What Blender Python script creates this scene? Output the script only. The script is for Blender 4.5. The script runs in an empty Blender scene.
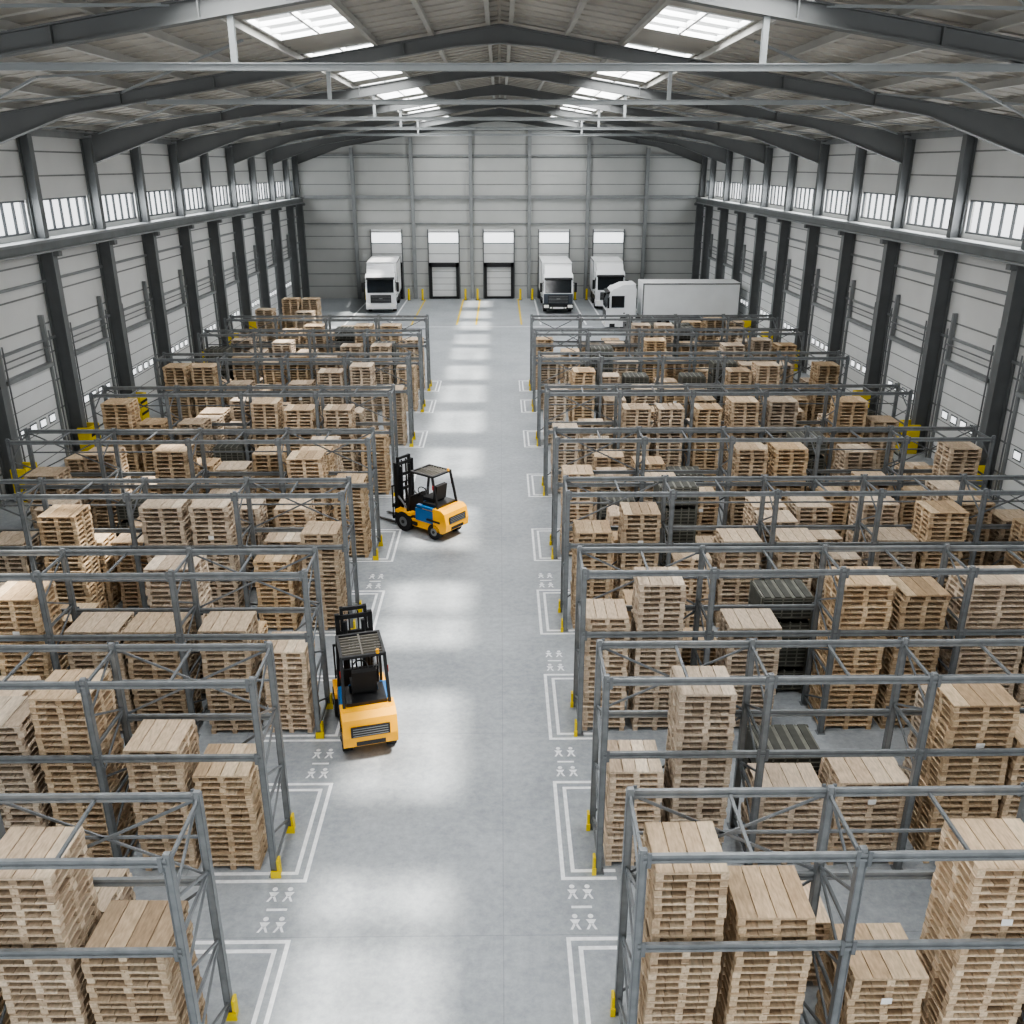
import bpy, math, random
from mathutils import Vector, Matrix
random.seed(7)
S=bpy.context.scene
def L(r,g,b):
    f=lambda c:(c/255/12.92 if c/255<=.04045 else ((c/255+.055)/1.055)**2.4)
    return (f(r),f(g),f(b),1)
# ---------------------------------------------------------------- materials
def mat(name,col,rough=.6,metal=0,noise=.12,scale=3.0,bump=0,spec=.5,emit=0):
    m=bpy.data.materials.new(name); m.use_nodes=True
    nt=m.node_tree; b=nt.nodes['Principled BSDF']
    b.inputs['Roughness'].default_value=rough; b.inputs['Metallic'].default_value=metal
    b.inputs['Specular IOR Level'].default_value=spec
    tc=nt.nodes.new('ShaderNodeTexCoord'); n=nt.nodes.new('ShaderNodeTexNoise')
    n.inputs['Scale'].default_value=scale; n.inputs['Detail'].default_value=5
    nt.links.new(tc.outputs['Object'],n.inputs['Vector'])
    r=nt.nodes.new('ShaderNodeValToRGB')
    c=Vector(col[:3]); lo=c*(1-noise); hi=c*(1+noise)
    r.color_ramp.elements[0].color=(*lo,1); r.color_ramp.elements[1].color=(*hi,1)
    r.color_ramp.elements[0].position=.3; r.color_ramp.elements[1].position=.7
    nt.links.new(n.outputs['Fac'],r.inputs['Fac']); nt.links.new(r.outputs['Color'],b.inputs['Base Color'])
    if emit:
        b.inputs['Emission Color'].default_value=(.95,.98,1,1); b.inputs['Emission Strength'].default_value=emit
    return m
def mat_wood(name,stops):
    m=bpy.data.materials.new(name); m.use_nodes=True
    nt=m.node_tree; b=nt.nodes['Principled BSDF']; b.inputs['Roughness'].default_value=.85
    b.inputs['Specular IOR Level'].default_value=.2
    g=nt.nodes.new('ShaderNodeNewGeometry'); oi=nt.nodes.new('ShaderNodeObjectInfo')
    ramp=nt.nodes.new('ShaderNodeValToRGB'); e=ramp.color_ramp.elements
    e[0].color=stops[0]; e[1].color=stops[-1]
    for i,s in enumerate(stops[1:-1]): 
        x=e.new((i+1)/(len(stops)-1)); x.color=s
    nt.links.new(g.outputs['Random Per Island'],ramp.inputs['Fac'])
    tc=nt.nodes.new('ShaderNodeTexCoord'); mp=nt.nodes.new('ShaderNodeMapping'); mp.inputs['Scale'].default_value=(14,3,14)
    n=nt.nodes.new('ShaderNodeTexNoise'); n.inputs['Scale'].default_value=2; n.inputs['Detail'].default_value=6
    nt.links.new(tc.outputs['Object'],mp.inputs['Vector']); nt.links.new(mp.outputs['Vector'],n.inputs['Vector'])
    mr=nt.nodes.new('ShaderNodeMapRange'); mr.inputs['From Min'].default_value=.3; mr.inputs['From Max'].default_value=.7
    mr.inputs['To Min'].default_value=.72; mr.inputs['To Max'].default_value=1.1
    nt.links.new(n.outputs['Fac'],mr.inputs['Value'])
    mo=nt.nodes.new('ShaderNodeMapRange'); mo.inputs['To Min'].default_value=.8; mo.inputs['To Max'].default_value=1.14
    nt.links.new(oi.outputs['Random'],mo.inputs['Value'])
    mu=nt.nodes.new('ShaderNodeMath'); mu.operation='MULTIPLY'
    nt.links.new(mr.outputs['Result'],mu.inputs[0]); nt.links.new(mo.outputs['Result'],mu.inputs[1])
    vm=nt.nodes.new('ShaderNodeVectorMath'); vm.operation='SCALE'
    nt.links.new(ramp.outputs['Color'],vm.inputs[0]); nt.links.new(mu.outputs['Value'],vm.inputs['Scale'])
    # some stacks are more weathered (greyer) than others
    wn=nt.nodes.new('ShaderNodeTexWhiteNoise'); wn.noise_dimensions='1D'; nt.links.new(oi.outputs['Random'],wn.inputs['W'])
    ms=nt.nodes.new('ShaderNodeMapRange'); ms.inputs['To Min'].default_value=.66; ms.inputs['To Max'].default_value=1.0
    nt.links.new(wn.outputs['Value'],ms.inputs['Value'])
    hs=nt.nodes.new('ShaderNodeHueSaturation'); nt.links.new(ms.outputs['Result'],hs.inputs['Saturation'])
    nt.links.new(vm.outputs['Vector'],hs.inputs['Color'])
    nt.links.new(hs.outputs['Color'],b.inputs['Base Color'])
    return m
def mat_floor():
    m=bpy.data.materials.new('concrete_floor'); m.use_nodes=True
    nt=m.node_tree; b=nt.nodes['Principled BSDF']; N=nt.nodes.new; K=nt.links.new
    tc=N('ShaderNodeTexCoord')
    n1=N('ShaderNodeTexNoise'); n1.inputs['Scale'].default_value=.3; n1.inputs['Detail'].default_value=10; n1.inputs['Roughness'].default_value=.7
    n2=N('ShaderNodeTexNoise'); n2.inputs['Scale'].default_value=6; n2.inputs['Detail'].default_value=8; n2.inputs['Roughness'].default_value=.75
    K(tc.outputs['Object'],n1.inputs['Vector']); K(tc.outputs['Object'],n2.inputs['Vector'])
    mx=N('ShaderNodeMath'); mx.operation='MULTIPLY_ADD'; mx.inputs[1].default_value=.5
    K(n2.outputs['Fac'],mx.inputs[0]); 
    m2=N('ShaderNodeMath'); m2.operation='MULTIPLY'; m2.inputs[1].default_value=.5
    K(n1.outputs['Fac'],m2.inputs[0]); K(m2.outputs['Value'],mx.inputs[2])
    r=N('ShaderNodeValToRGB'); r.color_ramp.elements[0].position=.38; r.color_ramp.elements[1].position=.62
    r.color_ramp.elements[0].color=L(134,140,145); r.color_ramp.elements[1].color=L(172,177,181)
    K(mx.outputs['Value'],r.inputs['Fac'])
    br=N('ShaderNodeTexBrick'); br.offset=0; br.inputs['Scale'].default_value=1
    br.inputs['Brick Width'].default_value=5.5; br.inputs['Row Height'].default_value=5.5; br.inputs['Mortar Size'].default_value=.01
    br.inputs['Color1'].default_value=(1,1,1,1); br.inputs['Color2'].default_value=(.97,.97,.97,1); br.inputs['Mortar'].default_value=(.8,.8,.8,1)
    K(tc.outputs['Object'],br.inputs['Vector'])
    mm=N('ShaderNodeMix'); mm.data_type='RGBA'; mm.blend_type='MULTIPLY'; mm.inputs[0].default_value=1
    K(r.outputs['Color'],mm.inputs[6]); K(br.outputs['Color'],mm.inputs[7]); K(mm.outputs[2],b.inputs['Base Color'])
    rr=N('ShaderNodeMapRange'); rr.inputs['To Min'].default_value=.4; rr.inputs['To Max'].default_value=.65
    K(n1.outputs['Fac'],rr.inputs['Value']); K(rr.outputs['Result'],b.inputs['Roughness'])
    return m
def mat_glass(name,op=.85,tint=(1,1,1,1)):
    m=bpy.data.materials.new(name); m.use_nodes=True; nt=m.node_tree
    nt.nodes.remove(nt.nodes['Principled BSDF']); o=nt.nodes['Material Output']
    t=nt.nodes.new('ShaderNodeBsdfTransparent'); t.inputs[0].default_value=tint
    g=nt.nodes.new('ShaderNodeBsdfGlossy'); g.inputs['Roughness'].default_value=.2
    x=nt.nodes.new('ShaderNodeMixShader'); x.inputs[0].default_value=1-op
    nt.links.new(t.outputs[0],x.inputs[1]); nt.links.new(g.outputs[0],x.inputs[2]); nt.links.new(x.outputs[0],o.inputs[0])
    return m
M_floor=mat_floor()
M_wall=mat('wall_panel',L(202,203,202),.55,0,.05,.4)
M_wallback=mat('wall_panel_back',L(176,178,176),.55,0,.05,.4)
M_seam=mat('panel_seam',L(126,128,128),.6)
M_steel=mat('painted_steel',L(104,107,108),.5,0,.1,1.5)
M_steell=mat('light_steel',L(132,135,136),.5,.1,.1,1.5)
M_roof=mat('roof_sheet',L(166,163,156),.7,0,.1,.5)
M_purlin=mat('purlin_steel',L(156,155,150),.6,0,.08,1)
M_rafter=mat('rafter_steel',L(94,96,96),.55,0,.08,1)
M_tie=mat('tie_steel',L(132,136,137),.55,0,.08,1)
M_frame=mat('window_frame',L(95,99,102),.5)
M_glass=mat_glass('clear_glass',.9)
M_rack=mat('galvanised_rack',L(130,134,136),.42,.25,.15,6)
M_rackd=mat('galvanised_brace',L(112,116,119),.45,.2,.15,6)
M_yel=mat('safety_yellow',L(226,200,20),.5,0,.06,4)
M_line=mat('floor_paint_white',L(236,238,240),.6,0,.12,9)
M_liney=mat('floor_paint_yellow',L(215,185,50),.6,0,.14,9)
M_wood=mat_wood('pallet_wood',[L(158,132,102),L(212,186,152),L(182,155,122),L(234,212,180),L(198,170,136),L(222,198,164)])
M_label=mat('paper_label',L(235,235,232),.7,0,.03)
M_crate=mat('crate_metal',L(118,118,110),.6,.1,.2,5)
M_crated=mat('crate_inner',L(74,75,70),.7,.1,.2,5)
M_fy=mat('forklift_yellow',L(246,176,4),.35,0,.05,2)
M_fb=mat('forklift_blue',L(22,96,156),.4,0,.05,2)
M_blk=mat('black_metal',L(32,33,35),.45,.2,.15,4)
M_rub=mat('rubber',L(24,24,25),.8,0,.15,8)
M_grey=mat('mid_grey_metal',L(120,122,124),.45,.5,.1,4)
M_slat=mat('guard_slats',L(104,100,92),.6,0,.1,4)
M_white=mat('truck_white',L(230,232,234),.35,0,.03,1)
M_trail=mat('trailer_side',L(234,236,237),.45,0,.04,.8)
M_dkblue=mat('truck_dark',L(62,68,78),.4,.1,.05,1)
M_glassd=mat('cab_glass',L(28,34,40),.1,0,.05,1,spec=.8)
M_lamp=mat('lamp_lens',L(240,240,235),.2,0,.02)
M_red=mat('tail_red',L(160,30,24),.4,0,.05)
M_door=mat('door_panel',L(212,214,214),.5,0,.04,1)
M_doorw=mat('frosted_window_glow',L(240,243,245),.3,0,.02,1,emit=1.4)  # emission put into the panes stands in for daylight behind them
# ---------------------------------------------------------------- builder
class B:
    def __init__(s): s.v=[];s.f=[];s.m=[];s.mats=[]
    def mi(s,m):
        if m not in s.mats: s.mats.append(m)
        return s.mats.index(m)
    def hexa(s,p,m):
        o=len(s.v); s.v+=[tuple(q) for q in p]
        for f in ((0,3,2,1),(4,5,6,7),(0,1,5,4),(1,2,6,5),(2,3,7,6),(3,0,4,7)):
            s.f.append(tuple(o+i for i in f)); s.m.append(s.mi(m))
    def box(s,x0,x1,y0,y1,z0,z1,m):
        s.hexa([(x0,y0,z0),(x1,y0,z0),(x1,y1,z0),(x0,y1,z0),(x0,y0,z1),(x1,y0,z1),(x1,y1,z1),(x0,y1,z1)],m)
    def cbox(s,c,d,m,R=None):
        p=[]
        for z in(-.5,.5):
            for x,y in((-.5,-.5),(.5,-.5),(.5,.5),(-.5,.5)):
                q=Vector((x*d[0],y*d[1],z*d[2]))
                if R: q=R@q
                p.append(q+Vector(c))
        s.hexa(p,m)
    def beam(s,a,b,w,h,m,up=(0,0,1)):
        a=Vector(a);b=Vector(b);d=(b-a).normalized();u=Vector(up)
        if abs(d.dot(u))>.99: u=Vector((0,1,0))
        x=d.cross(u).normalized()*w/2; z=x.cross(d).normalized()*h/2
        s.hexa([a-x-z,a+x-z,b+x-z,b-x-z,a-x+z,a+x+z,b+x+z,b-x+z],m)
    def cyl(s,a,b,r,m,n=12,r2=None):
        a=Vector(a);b=Vector(b);d=(b-a).normalized();u=Vector((0,0,1)) if abs(d.z)<.9 else Vector((1,0,0))
        x=d.cross(u).normalized();y=d.cross(x);o=len(s.v); r2=r if r2 is None else r2
        for c,q in((a,r),(b,r2)):
            for i in range(n):
                t=2*math.pi*i/n; s.v.append(tuple(c+x*math.cos(t)*q+y*math.sin(t)*q))
        for i in range(n):
            j=(i+1)%n; s.f.append((o+i,o+j,o+n+j,o+n+i)); s.m.append(s.mi(m))
        s.f.append(tuple(o+i for i in range(n))[::-1]); s.f.append(tuple(o+n+i for i in range(n))); s.m+= [s.mi(m)]*2
    def prism(s,pts,x0,x1,m,inset=None):
        n=len(pts);o=len(s.v)
        s.v+=[(x0,y,z) for y,z in pts]+[(x1,y,z) for y,z in pts]
        for i in range(n):
            j=(i+1)%n; s.f.append((o+i,o+j,o+n+j,o+n+i)); s.m.append(s.mi(m))
        s.f.append(tuple(o+i for i in range(n))[::-1]); s.f.append(tuple(o+n+i for i in range(n))); s.m+=[s.mi(m)]*2
    def poly(s,pts,m):
        o=len(s.v); s.v+=[tuple(p) for p in pts]; s.f.append(tuple(range(o,o+len(pts)))); s.m.append(s.mi(m))
    def mesh(s,name):
        me=bpy.data.meshes.new(name); me.from_pydata(s.v,[],s.f)
        for m in s.mats: me.materials.append(m)
        me.polygons.foreach_set('material_index',s.m); me.update()
        import bmesh
        bm=bmesh.new(); bm.from_mesh(me); bmesh.ops.recalc_face_normals(bm,faces=bm.faces); bm.to_mesh(me); bm.free()
        return me
    def obj(s,name,loc=(0,0,0),rz=0,bevel=0,scale=1):
        o=bpy.data.objects.new(name,s.mesh(name)); S.collection.objects.link(o)
        o.location=loc;o.rotation_euler[2]=rz; o.scale=(scale,)*3
        if bevel:
            b=o.modifiers.new('bevel','BEVEL'); b.width=bevel;b.segments=2;b.limit_method='ANGLE';b.angle_limit=math.radians(40)
        return o
W=18.2; YB=85.0; Y0=-11.0; BAY=5.5; EAVE=12.9
ZR=lambda x:15.8-.159*abs(x)
cols=[84.7]+[86.5-BAY*k for k in range(1,18)]
# ---------------------------------------------------------------- floor
b=B(); b.box(-W-.4,W+.4,Y0-1,YB+.4,-.3,0,M_floor); b.obj('floor')
# ---------------------------------------------------------------- side walls
def side(sgn,name):
    b=B(); xi=sgn*W; xo=sgn*(W+.25); X=lambda a,c:(min(a,c),max(a,c))
    x0,x1=X(xi,xo)
    b.box(x0,x1,Y0-1,YB,0,9.0,M_wall); b.box(x0,x1,Y0-1,YB,10.25,EAVE+.1,M_wall)
    for k in range(17):
        c=cols[k]; b.box(x0,x1,c-.3,c+.3,9.0,10.25,M_wall)
    b.box(x0,x1,Y0-1,cols[17]+.3,9.0,10.25,M_wall)
    s0,s1=X(xi,xi-sgn*.03)
    for z in [1.0,2.15,3.3,4.45,5.6,6.75,7.9,11.1,12.0]:
        b.box(s0,s1,Y0-1,YB,z-.03,z+.03,M_seam)
    r0,r1=X(xi,xi-sgn*.1)
    for z in [5.0,7.2]: b.box(r0,r1,Y0-1,YB,z-.05,z+.05,M_steell)
    b.obj('wall_'+name)
    b=B(); l0,l1=X(xi-sgn*.02,xi-sgn*.75)
    b.box(l0,l1,Y0-1,YB-.05,8.72,8.82,M_tie)
    g0,g1=X(xi-sgn*.5,xi-sgn*.62); b.box(g0,g1,Y0-1,YB-.05,8.42,8.72,M_steel)
    b.box(*X(xi-sgn*.02,xi-sgn*.75),Y0-1,YB-.05,8.34,8.42,M_steell)
    b.box(*X(xi-sgn*.02,xi-sgn*.25),Y0-1,YB-.05,12.55,12.8,M_steell)
    b.obj('trim_'+name+'_ledge')
    for k in range(17):
        a,c=cols[k+1]+.3,cols[k]-.3
        b=B(); m0,m1=X(xi+sgn*.05,xi+sgn*.15)
        b.box(m0,m1,a,c,9.0,9.07,M_frame); b.box(m0,m1,a,c,10.18,10.25,M_frame)
        n=6
        for i in range(n+1):
            y=a+.03+(c-a-.06)*i/n; b.box(m0,m1,y-.025,y+.025,9.07,10.18,M_frame)
        xg=xi+sgn*.1
        b.poly([(xg,a,9.07),(xg,c,9.07),(xg,c,10.18),(xg,a,10.18)],M_glass)
        b.obj('window_%d'%(k+1+(0 if sgn<0 else 17)))
    for k,c in enumerate(cols):
        b=B()
        def I(xa,xb,z0,z1,w,m):
            a0,a1=X(xa,xb); t=.05
            b.box(a0,a0+t,c-w/2,c+w/2,z0,z1,m); b.box(a1-t,a1,c-w/2,c+w/2,z0,z1,m); b.box(a0+t,a1-t,c-.03,c+.03,z0,z1,m)
        I(xi-sgn*.02,xi-sgn*.62,0,8.34,.38,M_steel)
        I(xi-sgn*.02,xi-sgn*.45,8.82,12.6,.34,M_steel)
        a0,a1=X(xi-sgn*.02,xi-sgn*.7); b.box(a0,a1,c-.25,c+.25,0,.05,M_steel)
        b.box(*X(xi-sgn*.5,xi-sgn*.85),c-.15,c+.15,8.15,8.34,M_steel)
        b.obj('steel_column')
    dn=0
    for k in range(1,15):
        yc=(cols[k]+cols[k+1])/2
        b=B(); d0,d1=X(xi-sgn*.03,xi-sgn*.12)
        b.box(d0,d1,yc-1.7,yc+1.7,0,4.0,M_door)
        e0,e1=X(xi-sgn*.12,xi-sgn*.135)
        for i in range(1,7): b.box(e0,e1,yc-1.7,yc+1.7,i*.57-.015,i*.57+.015,M_seam)
        for i in range(4):
            y=yc-1.15+i*.77
            b.box(e0,e1,y-.26,y+.26,1.82,2.18,M_frame); q0,q1=X(xi-sgn*.135,xi-sgn*.145); b.box(q0,q1,y-.2,y+.2,1.88,2.12,M_doorw)
        for y in(yc-1.78,yc+1.78):
            q0,q1=X(xi-sgn*.03,xi-sgn*.2); b.box(q0,q1,y-.06,y+.06,0,6.0,M_steell)
            b.cyl((xi-sgn*.3,y,0),(xi-sgn*.3,y,5.4),.03,M_grey,6)
        b.box(*X(xi-sgn*.03,xi-sgn*.3),yc-1.8,yc+1.8,4.0,4.15,M_steell)
        b.cyl((xi-sgn*.3,yc-1.8,4.8),(xi-sgn*.3,yc+1.8,4.8),.03,M_grey,6)
        dn+=1; b.obj('door_%d'%(dn+(0 if sgn<0 else 14)+5))
side(-1,'left'); side(1,'right')
# yellow U-shaped guards around the wall column feet
for sgn in(-1,1):
    for k in range(4,14):
        b=B()
        b.box(-.05,.05,-.42,.42,0,1.25,M_yel)
        for s in(-1,1): b.box(min(0,sgn*.5),max(0,sgn*.5),s*.42-.05,s*.42+.05,0,1.25,M_yel)
        for z in(.3,.85): b.box(-.062,-.05,-.42,.42,z,z+.12,M_blk); b.box(.05,.062,-.42,.42,z,z+.12,M_blk)
        b.obj('column_guard',(sgn*(W-.98),cols[k],0))
# ---------------------------------------------------------------- back wall
b=B()
pts=[(-W-.25,0),(W+.25,0),(W+.25,EAVE+.1),(0,ZR(0)+.1),(-W-.25,EAVE+.1)]
b.v=[(x,YB,z) for x,z in pts]+[(x,YB+.3,z) for x,z in pts]
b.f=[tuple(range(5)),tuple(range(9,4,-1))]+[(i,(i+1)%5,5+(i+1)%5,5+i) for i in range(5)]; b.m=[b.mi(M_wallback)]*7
for z in [1.1*i for i in range(1,14)]:
    xm=W if z<EAVE else (15.8-z)/.159
    b.box(-xm,xm,YB-.03,YB,z-.035,z+.035,M_seam)
b.obj('wall_back')
b=B(); 
for z,h,t in((8.85,.28,.3),(12.3,.15,.2),(6.6,.12,.12)): b.box(-W+.8,W-.8,YB-t-.06,YB-.04,z-h/2,z+h/2,M_steell)
b.obj('trim_back_rail')
for x in(-13,-7.8,-2.6,2.6,7.8,13):
    b=B(); zt=ZR(x)-.8
    b.box(x-.15,x+.15,YB-.42,YB-.38,0,zt,M_steell);b.box(x-.15,x+.15,YB-.08,YB-.04,0,zt,M_steell);b.box(x-.02,x+.02,YB-.38,YB-.08,0,zt,M_steell)
    b.obj('wind_post')
for i,x in enumerate((-10.3,-5.15,-.15,4.85,9.8)):
    b=B(); w=1.35
    b.box(x-w,x+w,YB-.10,YB-.04,3.2,6.1,M_door)
    b.box(x-w,x+w,YB-.13,YB-.10,4.85,4.93,M_frame); b.box(x-w,x+w,YB-.13,YB-.10,5.82,5.9,M_frame)
    b.box(x-w+.03,x+w-.03,YB-.12,YB-.10,4.93,5.82,M_doorw)
    b.box(x-w,x+w,YB-.13,YB-.10,3.95,4.0,M_seam)
    for s in(-1,1): b.box(x+s*(w+.05)-.05,x+s*(w+.05)+.05,YB-.2,YB-.04,0,6.1,M_steel)
    for s in(-1,1): b.box(x+s*(w-.12)-.13,x+s*(w-.12)+.13,YB-.6,YB-.04,.15,3.2,M_blk)
    b.box(x-w,x+w,YB-.6,YB-.04,2.85,3.2,M_blk)
    b.box(x-w+.22,x+w-.22,YB-.2,YB-.12,.2,2.85,M_door)
    for z in(.75,1.3,1.85,2.4): b.box(x-w+.22,x+w-.22,YB-.215,YB-.2,z-.02,z+.02,M_seam)
    b.box(x-w,x+w,YB-.45,YB-.04,.0,.2,M_blk)
    b.obj('door_%d'%(i+1))
    for s in(-1,1):
        c=B(); c.cyl((0,0,0),(0,0,1.0),.1,M_yel,10); c.cyl((0,0,0),(0,0,.03),.18,M_blk,10); c.obj('safety_bollard',(x+s*1.95,YB-1.3,0))
# ---------------------------------------------------------------- roof
SKY=[-3,3.1,8.75,14.6,20.5,26.8,34,40.3,46,51.3,57,62.3,68,73.5,79.5]  # some far openings are added so sun patches fall along the far aisle
SX0,SX1,SL=3.95,6.25,1.95
b=B()
def slab(sg,xa,xb,ya,yb,m=M_roof):
    za,zb=ZR(xa),ZR(xb)
    p=[(sg*xa,ya,za),(sg*xb,ya,zb),(sg*xb,yb,zb),(sg*xa,yb,za)]
    b.hexa(p+[(x,y,z+.12) for x,y,z in p],m)
for sg in(-1,1):
    slab(sg,0,SX0,Y0-1,YB+.3); slab(sg,SX1,W+.5,Y0-1,YB+.3)
    y=Y0-1
    for s in SKY: slab(sg,SX0,SX1,y,s-SL); y=s+SL
    slab(sg,SX0,SX1,y,YB+.3)
    yy=Y0
    while yy<YB:
        for xa,xb in((.05,SX0),(SX1,W)):
            b.beam((sg*xa,yy,ZR(xa)-.02),(sg*xb,yy,ZR(xb)-.02),.06,.04,M_roof)
        yy+=BAY/6
b.obj('ceiling')
b=B()
for sg in(-1,1):
    for x in(.35,2.1,3.85,6.35,8.1,9.9,11.7,13.5,15.3,17.1):
        z=ZR(x)-.02
        b.box(sg*x-.03,sg*x+.03,Y0-1,YB-.1,z-.18,z,M_purlin); b.box(sg*x-.07,sg*x+.07,Y0-1,YB-.1,z-.2,z-.17,M_purlin)
b.obj('ceiling_purlins')
wn=40
for sg in(-1,1):
    for s in SKY:
        b=B()
        for xx in(SX0+.04,(SX0+SX1)/2,SX1-.04): b.box(sg*xx-.04,sg*xx+.04,s-SL,s+SL,ZR(xx)-.03,ZR(xx)+.2,M_door)
        for yy in(s-SL+.04,s-SL/3,s+SL/3,s+SL-.04):
            b.beam((sg*SX0,yy,ZR(SX0)+.08),(sg*SX1,yy,ZR(SX1)+.08),.07,.2,M_door)
        b.poly([(sg*SX0,s-SL,ZR(SX0)+.16),(sg*SX1,s-SL,ZR(SX1)+.16),(sg*SX1,s+SL,ZR(SX1)+.16),(sg*SX0,s+SL,ZR(SX0)+.16)],M_glass)
        b.obj('window_%d'%wn); wn+=1
for k,c in enumerate(cols):
    if k%2: continue
    b=B()
    for sg in(-1,1):
        def pt(x,off): return Vector((sg*x,c,ZR(x)-.24-off))
        D=.38
        b.beam(pt(0,0),pt(W-.1,0),.3,.04,M_rafter); 
        xs=[0,1.4,W-4.4,W-.5]; ds=[.5,D,D,1.15]
        for i in range(3):
            xa,xb,da,db=xs[i],xs[i+1],ds[i],ds[i+1]
            A,Bp=pt(xa,0),pt(xb,0); A2,B2=pt(xa,da),pt(xb,db); t=Vector((0,.025,0))
            b.hexa([A2-t,B2-t,B2+t,A2+t,A-t,Bp-t,Bp+t,A+t],M_rafter)
            b.beam(A2,B2,.3,.04,M_rafter)
        for x in(3,6,9,12): 
            p=pt(x,D/2); b.cbox(p,(.03,.26,D),M_rafter)
    b.obj('roof_rafter')
for k in(16,14,12,10,8,6,4):
    c=cols[k]; b=B(); z=13.4
    b.box(-11.2,11.2,c-.08,c+.08,z-.1,z+.02,M_tie)
    b.box(-11.2,11.2,c-.14,c+.14,z+.02,z+.04,M_tie)
    for s in(-1,1):
        zz=ZR(5.4)-.26-.38
        b.box(s*5.4-.06,s*5.4+.06,c-.06,c+.06,z+.04,zz,M_tie)
    b.obj('roof_tie_beam')
b=B()
for k in(2,6,8,10,12,14):
    for sg in(-1,1):
        for xa,xb in((6.6,12),(12,17.4)):
            for p,q in((xa,xb),(xb,xa)):
                b.beam((sg*p,cols[k+1],ZR(p)-.26),(sg*q,cols[k],ZR(q)-.26),.06,.06,M_tie)
b.obj('roof_wind_bracing')
# ---------------------------------------------------------------- racks
RH=3.9; RD=1.12
rows=[9.6,13.5,17.56,22.2,26.9,32.7,39.0,44.9,49.4]
XL0,XL1=-14.6,-3.96; XR0,XR1=1.66,14.75
def rack(xs,yr,aisle):
    b=B(); yf=yr-RD
    for x in xs:
        for y in(yf,yr):
            b.box(x-.04,x+.04,y-.035,y+.035,0,RH+.05,M_rack); b.box(x-.09,x+.09,y-.08,y+.08,0,.015,M_rackd)
            for s in(-1,1): b.box(x+s*.045-.008,x+s*.045+.008,y-.05,y+.05,.02,RH+.02,M_rackd)
        z=.25;i=0
        while z<RH-.5:
            a,c=(yf,yr) if i%2 else (yr,yf)
            b.beam((x,a,z),(x,c,z+.6),.03,.035,M_rackd); z+=.6;i+=1
        for z in(.2,1.45,2.65,RH-.1): b.box(x-.02,x+.02,yf,yr,z-.025,z+.025,M_rackd)
        if x==aisle:
            s=1 if aisle<0 else -1
            for y in(yf,yr): 
                b.box(x+s*.06,x+s*.1,y-.07,y+.07,0,.34,M_yel); b.box(x-.05,x+s*.12,y-.1,y-.07,0,.14,M_yel)
    for i in range(len(xs)-1):
        for y in(yf,yr):
            s=-1 if y==yf else 1
            for z in(RH-.06,2.45):
                yy=y+s*.03
                b.box(xs[i],xs[i+1],yy-.026,yy+.026,z+.02,z+.06,M_rack); b.box(xs[i],xs[i+1],yy-.026,yy+.026,z-.06,z-.02,M_rack)
                b.box(xs[i],xs[i+1],yy-.012,yy+.012,z-.02,z+.02,M_rackd)
                for x in(xs[i]+.07,xs[i+1]-.07): b.box(x-.025,x+.025,y+s*.06-.01,y+s*.06+.01,z-.12,z+.1,M_rackd)
        b.box(xs[i],xs[i+1],yr+.06,yr+.09,3.14,3.18,M_rackd)
        if i in(0,len(xs)-2):
            b.beam((xs[i],yr+.05,2.5),(xs[i+1],yr+.05,RH-.1),.02,.04,M_rackd); b.beam((xs[i],yr+.07,RH-.1),(xs[i+1],yr+.07,2.5),.02,.04,M_rackd)
            b.beam((xs[i],yr+.05,.3),(xs[i+1],yr+.05,2.4),.02,.04,M_rackd)
        m=(xs[i]+xs[i+1])/2
        b.box(m-.02,m+.02,yf,yr,RH-.1,RH-.06,M_rackd)
    return b.obj('pallet_rack')
xsL=[XL1-i*(XL1-XL0)/4 for i in range(5)][::-1]; xsR=[XR0+i*(XR1-XR0)/5 for i in range(6)]
for y in rows: rack(xsL,y,xsL[-1]); rack(xsR,y,xsR[0])
# ---------------------------------------------------------------- pallets
PH=.125
def pallet(b,z,w,d,dx,dy,rz):
    R=Matrix.Rotation(rz,3,'Z')
    def q(cx,cy,cz,sx,sy,sz): 
        p=R@Vector((cx,cy,cz)); b.cbox((p.x+dx,p.y+dy,p.z+z),(sx,sy,sz),M_wood,R)
    n=4; bw=w/n-.014
    for i in range(n): q(-w/2+w/n*(i+.5),0,.1145,bw,d,.019)
    for j in(-1,0,1): q(0,j*(d/2-.05),.0955,w,.1,.018)
    for i in(-1,0,1):
        for j in(-1,0,1): q(i*(w/2-.05),j*(d/2-.05),.052,.1,.1,.068)
        q(i*(w/2-.05),0,.009,.1,d,.018)
cache={}
def stack(n,w,var):
    k=(n,w,var)
    if k in cache: return cache[k]
    rs=random.Random(n*31+var*7+int(w*100)); b=B()
    for i in range(n):
        pallet(b,i*PH,w,.9,rs.uniform(-.02,.02),rs.uniform(-.02,.02),rs.uniform(-.015,.015))
    if var==0:
        b.box(-.08,.06,-.478,-.472,n*PH*.75,n*PH*.75+.1,M_label)
    cache[k]=b.mesh('pallet_stack_mesh'); return cache[k]
def put(x,y,t,w=.95):
    n=max(3,round(t/PH)); n-=n%2
    o=bpy.data.objects.new('pallet_stack',stack(n,w,random.randint(0,3))); S.collection.objects.link(o)
    o.location=(x,y,0); o.rotation_euler[2]=random.uniform(-.012,.012)
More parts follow.
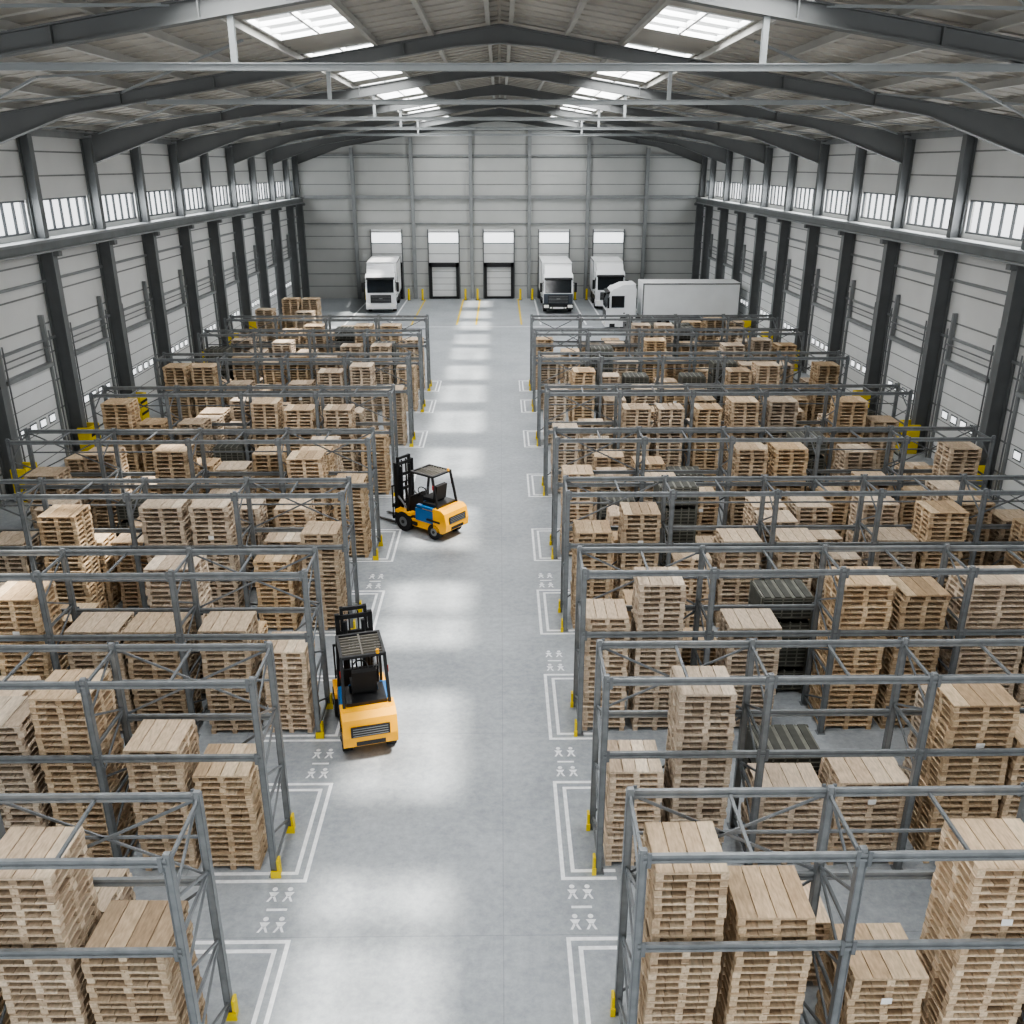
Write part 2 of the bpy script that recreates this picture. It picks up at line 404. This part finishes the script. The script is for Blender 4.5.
def crate(x,y,n=1,w=1.05):
    b=B(); h=.62
    for i in range(n):
        z=i*h
        for sx in(-1,1):
            for sy in(-1,1): b.box(sx*w/2-.03,sx*w/2+.03,sy*.45-.03,sy*.45+.03,z,z+h,M_crate)
            b.box(sx*w/2-.02,sx*w/2+.02,-.45,.45,z+.1,z+h-.04,M_crated)
        for sy in(-1,1):
            b.box(-w/2,w/2,sy*.45-.015,sy*.45+.015,z+.1,z+h-.04,M_crated)
            for k in range(5): b.box(-w/2,w/2,sy*.45-.03,sy*.45+.03,z+.12+k*.1,z+.14+k*.1,M_crate)
            for k in range(6): xx=-w/2+w*k/5; b.box(xx-.015,xx+.015,sy*.45-.03,sy*.45+.03,z+.1,z+h,M_crate)
        b.box(-w/2,w/2,-.45,.45,z+.08,z+.11,M_crate)
    b.box(-w/2,w/2,-.46,.46,n*h-.04,n*h,M_crate)
    for k in range(5): xx=-w/2+w*(k+.5)/5; b.box(xx-.07,xx+.07,-.46,.46,n*h,n*h+.02,M_crated)
    b.obj('metal_crate_stack',(x,y,0),random.uniform(-.02,.02))
ry=lambda i: rows[i]-RD/2
for x,t,w in((2.3,3.5,.9),(3.42,2.75,.97),(4.98,1.75,.97),(6.3,3.45,1.0),(7.5,2.6,1)): put(x,ry(0),t,w)
put(4.3,rows[0]+.85,1.3)
for x,t,w in((2.25,2.05,.9),(3.36,3.55,.93),(4.95,1.45,1.15),(6.3,1.75,1.2),(7.95,3.4,1.1),(9.1,2.6,.95),(10.6,3.3,1)): put(x,ry(1),t,w)
crate(5.4,rows[1]+.95,2,1.15); put(8.4,rows[1]+.8,2.2); put(9.6,rows[1]+.8,1.7)
for x,t,w in((2.2,2.7,.9),(3.3,3.5,.95),(5.3,2.6,1.1),(7.5,3.5,1.1),(8.75,3.4,.95),(10.3,3.45,1.4),(11.6,2.6,.9),(13.0,3.4,1)): put(x,ry(2),t,w)
crate(6.4,rows[2]+.9,4,1.15); put(3.3,rows[2]+.9,2.2); put(4.5,rows[2]+.9,1.4); put(9.2,rows[2]+.9,2.5,1.2); put(10.6,rows[2]+.9,2.0,1.2); put(7.7,rows[2]+.9,1.9)
for x,t,w in((-4.78,2.3,1.05),(-5.93,3.5,.95),(-7.4,3,1)): put(x,ry(0),t,w)
put(-6.2,rows[0]+.9,1.5,1.0)
for x,t,w in((-4.7,1.95,.93),(-5.8,2.5,.9),(-7.15,3.55,.95),(-8.4,3.1,1.1),(-9.9,3.4,1)): put(x,ry(1),t,w)
put(-8.0,rows[1]+.9,2.2); put(-9.2,rows[1]+.9,2.6)
for x,t,w in((-4.58,2.1,.9),(-5.8,2.5,1.0),(-7.3,2.6,1.1),(-8.5,2.5,1.1),(-10,3.4,1),(-11.2,2.5,.95),(-13,3.3,1)): put(x,ry(2),t,w)
put(-7.3,rows[2]+.9,3.2,1.1); put(-9.9,rows[2]+.9,2.1,1.1); put(-11,rows[2]+.9,2.9,.95); put(-6,rows[2]+.9,1.6)
R=random.Random(5)
for r in range(3,9):
    for xs in(xsL,xsR):
        for i in range(len(xs)-1):
            c=(xs[i]+xs[i+1])/2
            for s in(-1,1):
                end=(xs is xsL and i==len(xs)-2 and s==1) or (xs is xsR and i==0 and s==-1)
                x=c+s*.62
                if end: put(x,ry(r),R.choice([2.2,2.6,2.9]),.93)
                elif R.random()<.06: crate(x,ry(r),R.choice([3,4,5]))
                elif R.random()<.92: put(x+R.uniform(-.05,.05),ry(r),R.choice([3.5,3.4,3.5,3.2,2.6,2.0,2.9]),R.choice([.95,1.0,1.05]))
                gap=(rows[r+1]-RD if r<8 else rows[r]+3.0)-rows[r]
                yy=rows[r]+.75; 
                while yy<rows[r]+gap-.6:
                    if not end and R.random()<.66:
                        if R.random()<.12: crate(x,yy,R.choice([3,4,5]))
                        else: put(x+R.uniform(-.04,.04),yy,R.choice([1.4,2.0,2.3,2.6,3.0]),R.choice([.95,1.0]))
                    yy+=1.15
                    if yy>rows[r]+2.8: break
for x,y,t in((-14.9,58,3),(-13.6,58,2.6),(-12.2,57,3.1),(-13.9,61,3.3),(-12.6,61,3.2),(-10,54,2.4),(-8.6,54,2),(11.5,54.5,2.9),(12.8,54.5,3.1),(14,54.5,2.8),(10,54,1.6)): put(x,y,t,1.1)
# ---------------------------------------------------------------- floor marks
b=B(); lw=.07; Z=.004
def ln(x0,x1,y0,y1,m=M_line): b.box(min(x0,x1),max(x0,x1),min(y0,y1),max(y0,y1),0.001,Z,m)
def fig(xc,yc):
    # painted pedestrian mark: two small figures side by side
    for dx in(-.13,.13):
        x=xc+dx; b.cyl((x,yc+.13,0.001),(x,yc+.13,Z),.045,M_line,14)
        b.poly([(x-.085,yc+.06,Z),(x-.035,yc-.03,Z),(x+.035,yc-.03,Z),(x+.085,yc+.06,Z)],M_line)
        b.poly([(x-.035,yc-.03,Z),(x-.09,yc-.15,Z),(x-.05,yc-.15,Z),(x,yc-.05,Z)],M_line)
        b.poly([(x+.035,yc-.03,Z),(x,yc-.05,Z),(x+.05,yc-.15,Z),(x+.09,yc-.15,Z)],M_line)
for i,yr in enumerate(rows):
    ya=yr-RD-.2; yb=yr+1.35
    for xa,xb in((1.0,XR0+.3),(-3.38,XL1-1.2)):
        s=1 if xb>xa else -1
        for o in(0,.18):
            ln(xa+s*o,xa+s*(o+lw),ya+o,yb-o)
            ln(xa+s*(o+lw),xb,ya+o,ya+o+lw); ln(xa+s*(o+lw),xb,yb-o-lw,yb-o)
    if i<4:
        for xc,s in((1.3,1),(-3.75,-1)):
            for yy in(yb+.3,yb+.95):
                if yy<rows[i+1]-RD-.35: fig(xc,yy)
            if yb+.65<rows[min(i+1,8)]-RD-.3: ln(xc-.17,xc+.17,yb+.6,yb+.65)
for x in(-10.3,-5.15,-.15,4.85,9.8):
    for s in(-1,1):
        ln(x+s*1.75-.07,x+s*1.75+.07,70,YB-.8,M_liney if x in(-5.15,-.15) else M_line)
ln(-16,7,69,69.15)
b.obj('floor_markings')
# ---------------------------------------------------------------- forklift
def forklift(loc,rz):
    b=B()
    b.prism([(-.75,.25),(.72,.25),(.72,.62),(.45,.66),(.35,.5),(-.1,.5),(-.2,.98),(-.8,1.02)],-.5,.5,M_fy)
    b.prism([(-1.25,.38),(-1.28,.62),(-1.2,.98),(-1.05,1.08),(-.7,1.08),(-.7,.3),(-1.1,.28)],-.56,.56,M_fy)
    b.box(-.4,.4,-1.292,-1.262,.62,.86,M_blk)
    for i in range(4): b.box(-.36,.36,-1.3,-1.285,.64+i*.055,.66+i*.055,M_grey)
    b.box(-.3,.3,-1.27,-1.22,.4,.5,M_blk)
    b.box(-.42,.42,-.85,-.15,1.0,1.16,M_blk)
    for s in(-1,1):
        b.box(s*.515-.02,s*.515+.02,-.72,.1,.52,.95,M_fb)
        b.box(s*.45-.07,s*.45+.07,-.7,.05,.98,1.06,M_fb)
        b.box(s*.52-.02,s*.52+.02,.05,.4,.3,.42,M_blk)
        b.box(s*.45-.13,s*.45+.13,.3,.98,.6,.7,M_fy)
        b.box(s*.45-.13,s*.45+.13,-1.0,-.42,.62,.68,M_blk)
    b.box(-.26,.26,-.5,.0,1.14,1.28,M_rub); b.cbox((0,-.55,1.5),(.5,.13,.5),M_rub,Matrix.Rotation(.15,3,'X'))
    b.box(-.3,.3,-.45,-.1,1.1,1.16,M_fb)
    b.box(-.42,.42,-.1,.5,.5,.54,M_blk)
    b.prism([(.42,.5),(.62,.5),(.6,1.15),(.45,1.2)],-.42,.42,M_blk)
    b.cyl((0,.48,1.1),(0,.25,1.32),.025,M_blk,8)
    for i in range(12):
        t=i*math.pi/6;t2=t+math.pi/6; u=Vector((1,0,0));v=Vector((0,.69,.72))
        c=Vector((0,.24,1.33)); b.cyl(c+u*math.cos(t)*.17+v*math.sin(t)*.17,c+u*math.cos(t2)*.17+v*math.sin(t2)*.17,.018,M_blk,6)
    for i in range(3): b.cyl((.3+i*.06,.4,1.15),(.3+i*.06,.36,1.35),.012,M_grey,6)
    for s in(-1,1):
        b.beam((s*.47,.52,.6),(s*.44,.28,2.12),.06,.07,M_blk); b.beam((s*.47,-.85,1.05),(s*.44,-.62,2.12),.06,.07,M_blk)
        b.beam((s*.44,.32,2.12),(s*.44,-.66,2.12),.06,.07,M_blk)
    for y in(.3,-.64): b.box(-.44,.44,y-.035,y+.035,2.09,2.15,M_blk)
    for i in range(7): y=.18-i*.115; b.box(-.42,.42,y-.02,y+.02,2.1,2.14,M_slat)
    b.box(-.02,.02,-.62,.28,2.135,2.15,M_slat)
    b.cyl((.3,-.66,2.15),(.3,-.66,2.24),.035,M_fy,10)
    for s in(-1,1): 
        b.cyl((s*.4,.33,1.98),(s*.4,.42,1.98),.07,M_blk,10); b.cyl((s*.4,.42,1.98),(s*.4,.425,1.98),.06,M_lamp,10)
        b.box(s*.46-.04,s*.46+.04,-.7,-.66,1.7,1.85,M_red)
    for s in(-1,1):
        for y,r,w in((.62,.34,.24),(-.72,.27,.2)):
            x=s*(.47 if y>0 else .46); b.cyl((x-w/2,y,r),(x+w/2,y,r),r,M_rub,24); b.cyl((x-w/2-.01,y,r),(x+w/2+.01,y,r),r*.5,M_grey,16); b.cyl((x-w/2-.03,y,r),(x+w/2+.03,y,r),r*.2,M_blk,10)
    for s in(-1,1):
        b.box(s*.36-.05,s*.36+.05,1.0,1.14,.1,2.25,M_blk); b.box(s*.26-.035,s*.26+.035,1.02,1.12,.14,2.42,M_blk)
        b.cyl((s*.2,1.0,.2),(s*.2,1.0,2.1),.05,M_blk,10)
        b.cyl((s*.42,.55,.75),(s*.38,1.0,1.1),.035,M_grey,8)
        b.beam((s*.1,1.06,.3),(s*.1,1.06,2.3),.03,.05,M_blk)
    for z in(.25,.8,1.3,1.8,2.2): b.box(-.4,.4,1.0,1.06,z-.05,z+.05,M_blk)
    b.box(-.28,.28,1.03,1.1,2.34,2.42,M_blk)
    for z in(.35,.75): b.box(-.5,.5,1.15,1.2,z-.06,z+.06,M_blk)
    for i in range(7): x=-.48+i*.16; b.box(x-.018,x+.018,1.16,1.19,.4,1.45,M_blk)
    b.box(-.5,.5,1.155,1.195,1.42,1.47,M_blk)
    for s in(-1,1):
        b.box(s*.28-.055,s*.28+.055,1.2,1.25,.06,.8,M_blk); b.prism([(1.2,.05),(2.25,.05),(2.25,.065),(1.25,.1),(1.2,.1)],s*.28-.055,s*.28+.055,M_blk)
    return b.obj('forklift',loc,rz,.018)
forklift((-3.02,16.8,0),math.radians(15))
forklift((-2.45,28.2,0),math.radians(52))
# ---------------------------------------------------------------- trucks
def wheelp(b,x,y,r=.5,w=.3):
    s=1 if x>0 else -1
    b.cyl((x-w/2,y,r),(x+w/2,y,r),r,M_rub,22); b.cyl((x+s*(w/2-.02),y,r),(x+s*(w/2+.01),y,r),r*.58,M_grey,16); b.cyl((x,y,r),(x+s*(w/2+.05),y,r),r*.2,M_blk,10)
def truck(loc,rz,L0,dark=False,top=3.85):
    b=B(); mc=M_white
    b.prism([(0,.75),(.06,1.6),(-.2,2.85),(-.45,3.1),(-2.1,3.1),(-2.1,.75)],-1.22,1.22,mc)
    b.prism([(-.5,3.08),(-1.1,top-.15),(-2.05,top-.08),(-2.05,3.08)],-1.12,1.12,mc)
    b.prism([(.12,.35),(.14,.8),(-.1,.85),(-1.2,.85),(-1.2,.35)],-1.24,1.24,M_blk if dark else mc)
    b.prism([(.075,1.68),(-.155,2.72),(-.2,2.72),(.03,1.68)],-1.08,1.08,M_glassd)
    b.prism([(-.16,2.74),(.05,2.72),(.02,2.85),(-.2,2.9)],-1.15,1.15,M_blk)
    b.box(-.85,.85,.02,.09,.85,1.5,M_blk)
    for i in range(5): b.box(-.8,.8,.08,.115,.9+i*.12,.94+i*.12,M_grey)
    b.box(-.14,.14,.1,.125,1.15,1.3,M_grey)
    if dark: b.box(-1.2,1.2,.0,.07,.8,1.62,M_dkblue)
    b.box(-.45,.45,.13,.155,.42,.56,M_label)
    for s in(-1,1):
        b.box(s*.98-.2,s*.98+.2,.08,.16,.5,.74,M_lamp); b.box(s*.6-.08,s*.6+.08,.13,.155,.44,.56,M_lamp)
        b.box(s*1.225-.015,s*1.225+.015,-1.25,-.3,1.75,2.6,M_glassd)
        b.box(s*1.42-.1,s*1.42+.1,-.12,.02,1.75,2.5,M_blk); b.beam((s*1.2,-.15,2.5),(s*1.42,-.05,2.45),.05,.05,M_blk)
        b.box(s*1.22-.03,s*1.22+.03,-.6,-.2,.35,.6,M_blk); b.box(s*1.23-.02,s*1.23+.02,-1.3,-1.2,1.3,1.4,M_blk)
        wheelp(b,s*1.03,-1.45)
        b.prism([(-.85,.8),(-1.0,1.08),(-1.9,1.08),(-2.05,.8)],s*1.23-.03,s*1.23+.03,M_blk)
        b.box(s*.42-.06,s*.42+.06,-L0+.3,-2,.75,.95,M_blk)
        b.cyl((s*.95,-3.7,.75),(s*.95,-2.6,.75),.28,M_grey,14)
        ys=(-L0+1.2,-L0+2.3) if L0<9 else (-L0+1.3,-L0+2.5,-L0+3.7,-4.2)
        for y in ys: wheelp(b,s*1.03,y)
        if L0>9: b.box(s*1.2-.02,s*1.2+.02,-L0+4.4,-5,.5,.95,M_grey)
        b.box(s*.95-.18,s*.95+.18,-L0-.02,-L0+.03,.7,.85,M_red)
    y0,y1=-2.55,-L0
    b.box(-1.26,1.26,y1,y0,1.02,top,M_trail)
    for s in(-1,1):
        for z in(1.06,top-.05): b.box(s*1.27-.015,s*1.27+.015,y1,y0,z-.05,z+.05,M_grey)
        for y in(y0-.05,y1+.05): b.box(s*1.27-.015,s*1.27+.015,y-.05,y+.05,1.02,top,M_grey)
    b.box(-1.2,1.2,y1+.1,y0,.92,1.02,M_blk); b.box(-1.1,1.1,y1,y1+.1,.45,.6,M_blk)
    return b.obj('delivery_truck' if L0<9 else 'semi_trailer_truck',loc,rz,.03)
truck((-9.9,75.9,0),math.pi+.05,8.2)
truck((4.75,75.5,0),math.pi,8.5,True)
truck((9.25,77.4,0),math.pi-.02,6.6,False,3.8)
truck((7.8,68.0,0),math.pi/2,9.7,False,3.5)
# ---------------------------------------------------------------- lights, world
def area(name,loc,sx,sy,p,rot=(0,0,0),col=(1,.995,.985)):
    l=bpy.data.lights.new(name,'AREA'); l.shape='RECTANGLE'; l.size=sx;l.size_y=sy;l.energy=p;l.color=col
    o=bpy.data.objects.new(name,l); S.collection.objects.link(o); o.location=loc;o.rotation_euler=rot
for sg in(-1,1):
    for s in SKY:
        if s<0: continue
        area('skylight_daylight',(sg*5.1,s,ZR(5.1)+.1),2.2,3.8,430,(0,sg*math.atan(.159),0))
    area('clerestory_daylight',(sg*(W+.04),38,9.62),1.05,90,2500,(0,sg*math.pi/2,0),(.96,.98,1))
su=bpy.data.lights.new('sun','SUN'); su.energy=10.5; su.angle=math.radians(3.0); su.color=(1,.95,.87)
so=bpy.data.objects.new('sun',su); S.collection.objects.link(so)
so.rotation_euler=Vector((.475,-.11,1)).to_track_quat('Z','Y').to_euler(); so.location=(10,0,30)
w=bpy.data.worlds.new('sky'); S.world=w; w.use_nodes=True
bg=w.node_tree.nodes['Background']; bg.inputs[0].default_value=(.96,.98,1,1); bg.inputs[1].default_value=2.25
try: S.view_settings.look='AgX - Medium High Contrast'
except Exception: pass
# ---------------------------------------------------------------- camera
cd=bpy.data.cameras.new('camera'); cd.sensor_width=36; cd.lens=31.64; cd.clip_end=300
co=bpy.data.objects.new('camera',cd); S.collection.objects.link(co)
co.location=(0,0,11.5); co.rotation_euler=(math.radians(90-21.08),0,math.radians(-.71)); S.camera=co
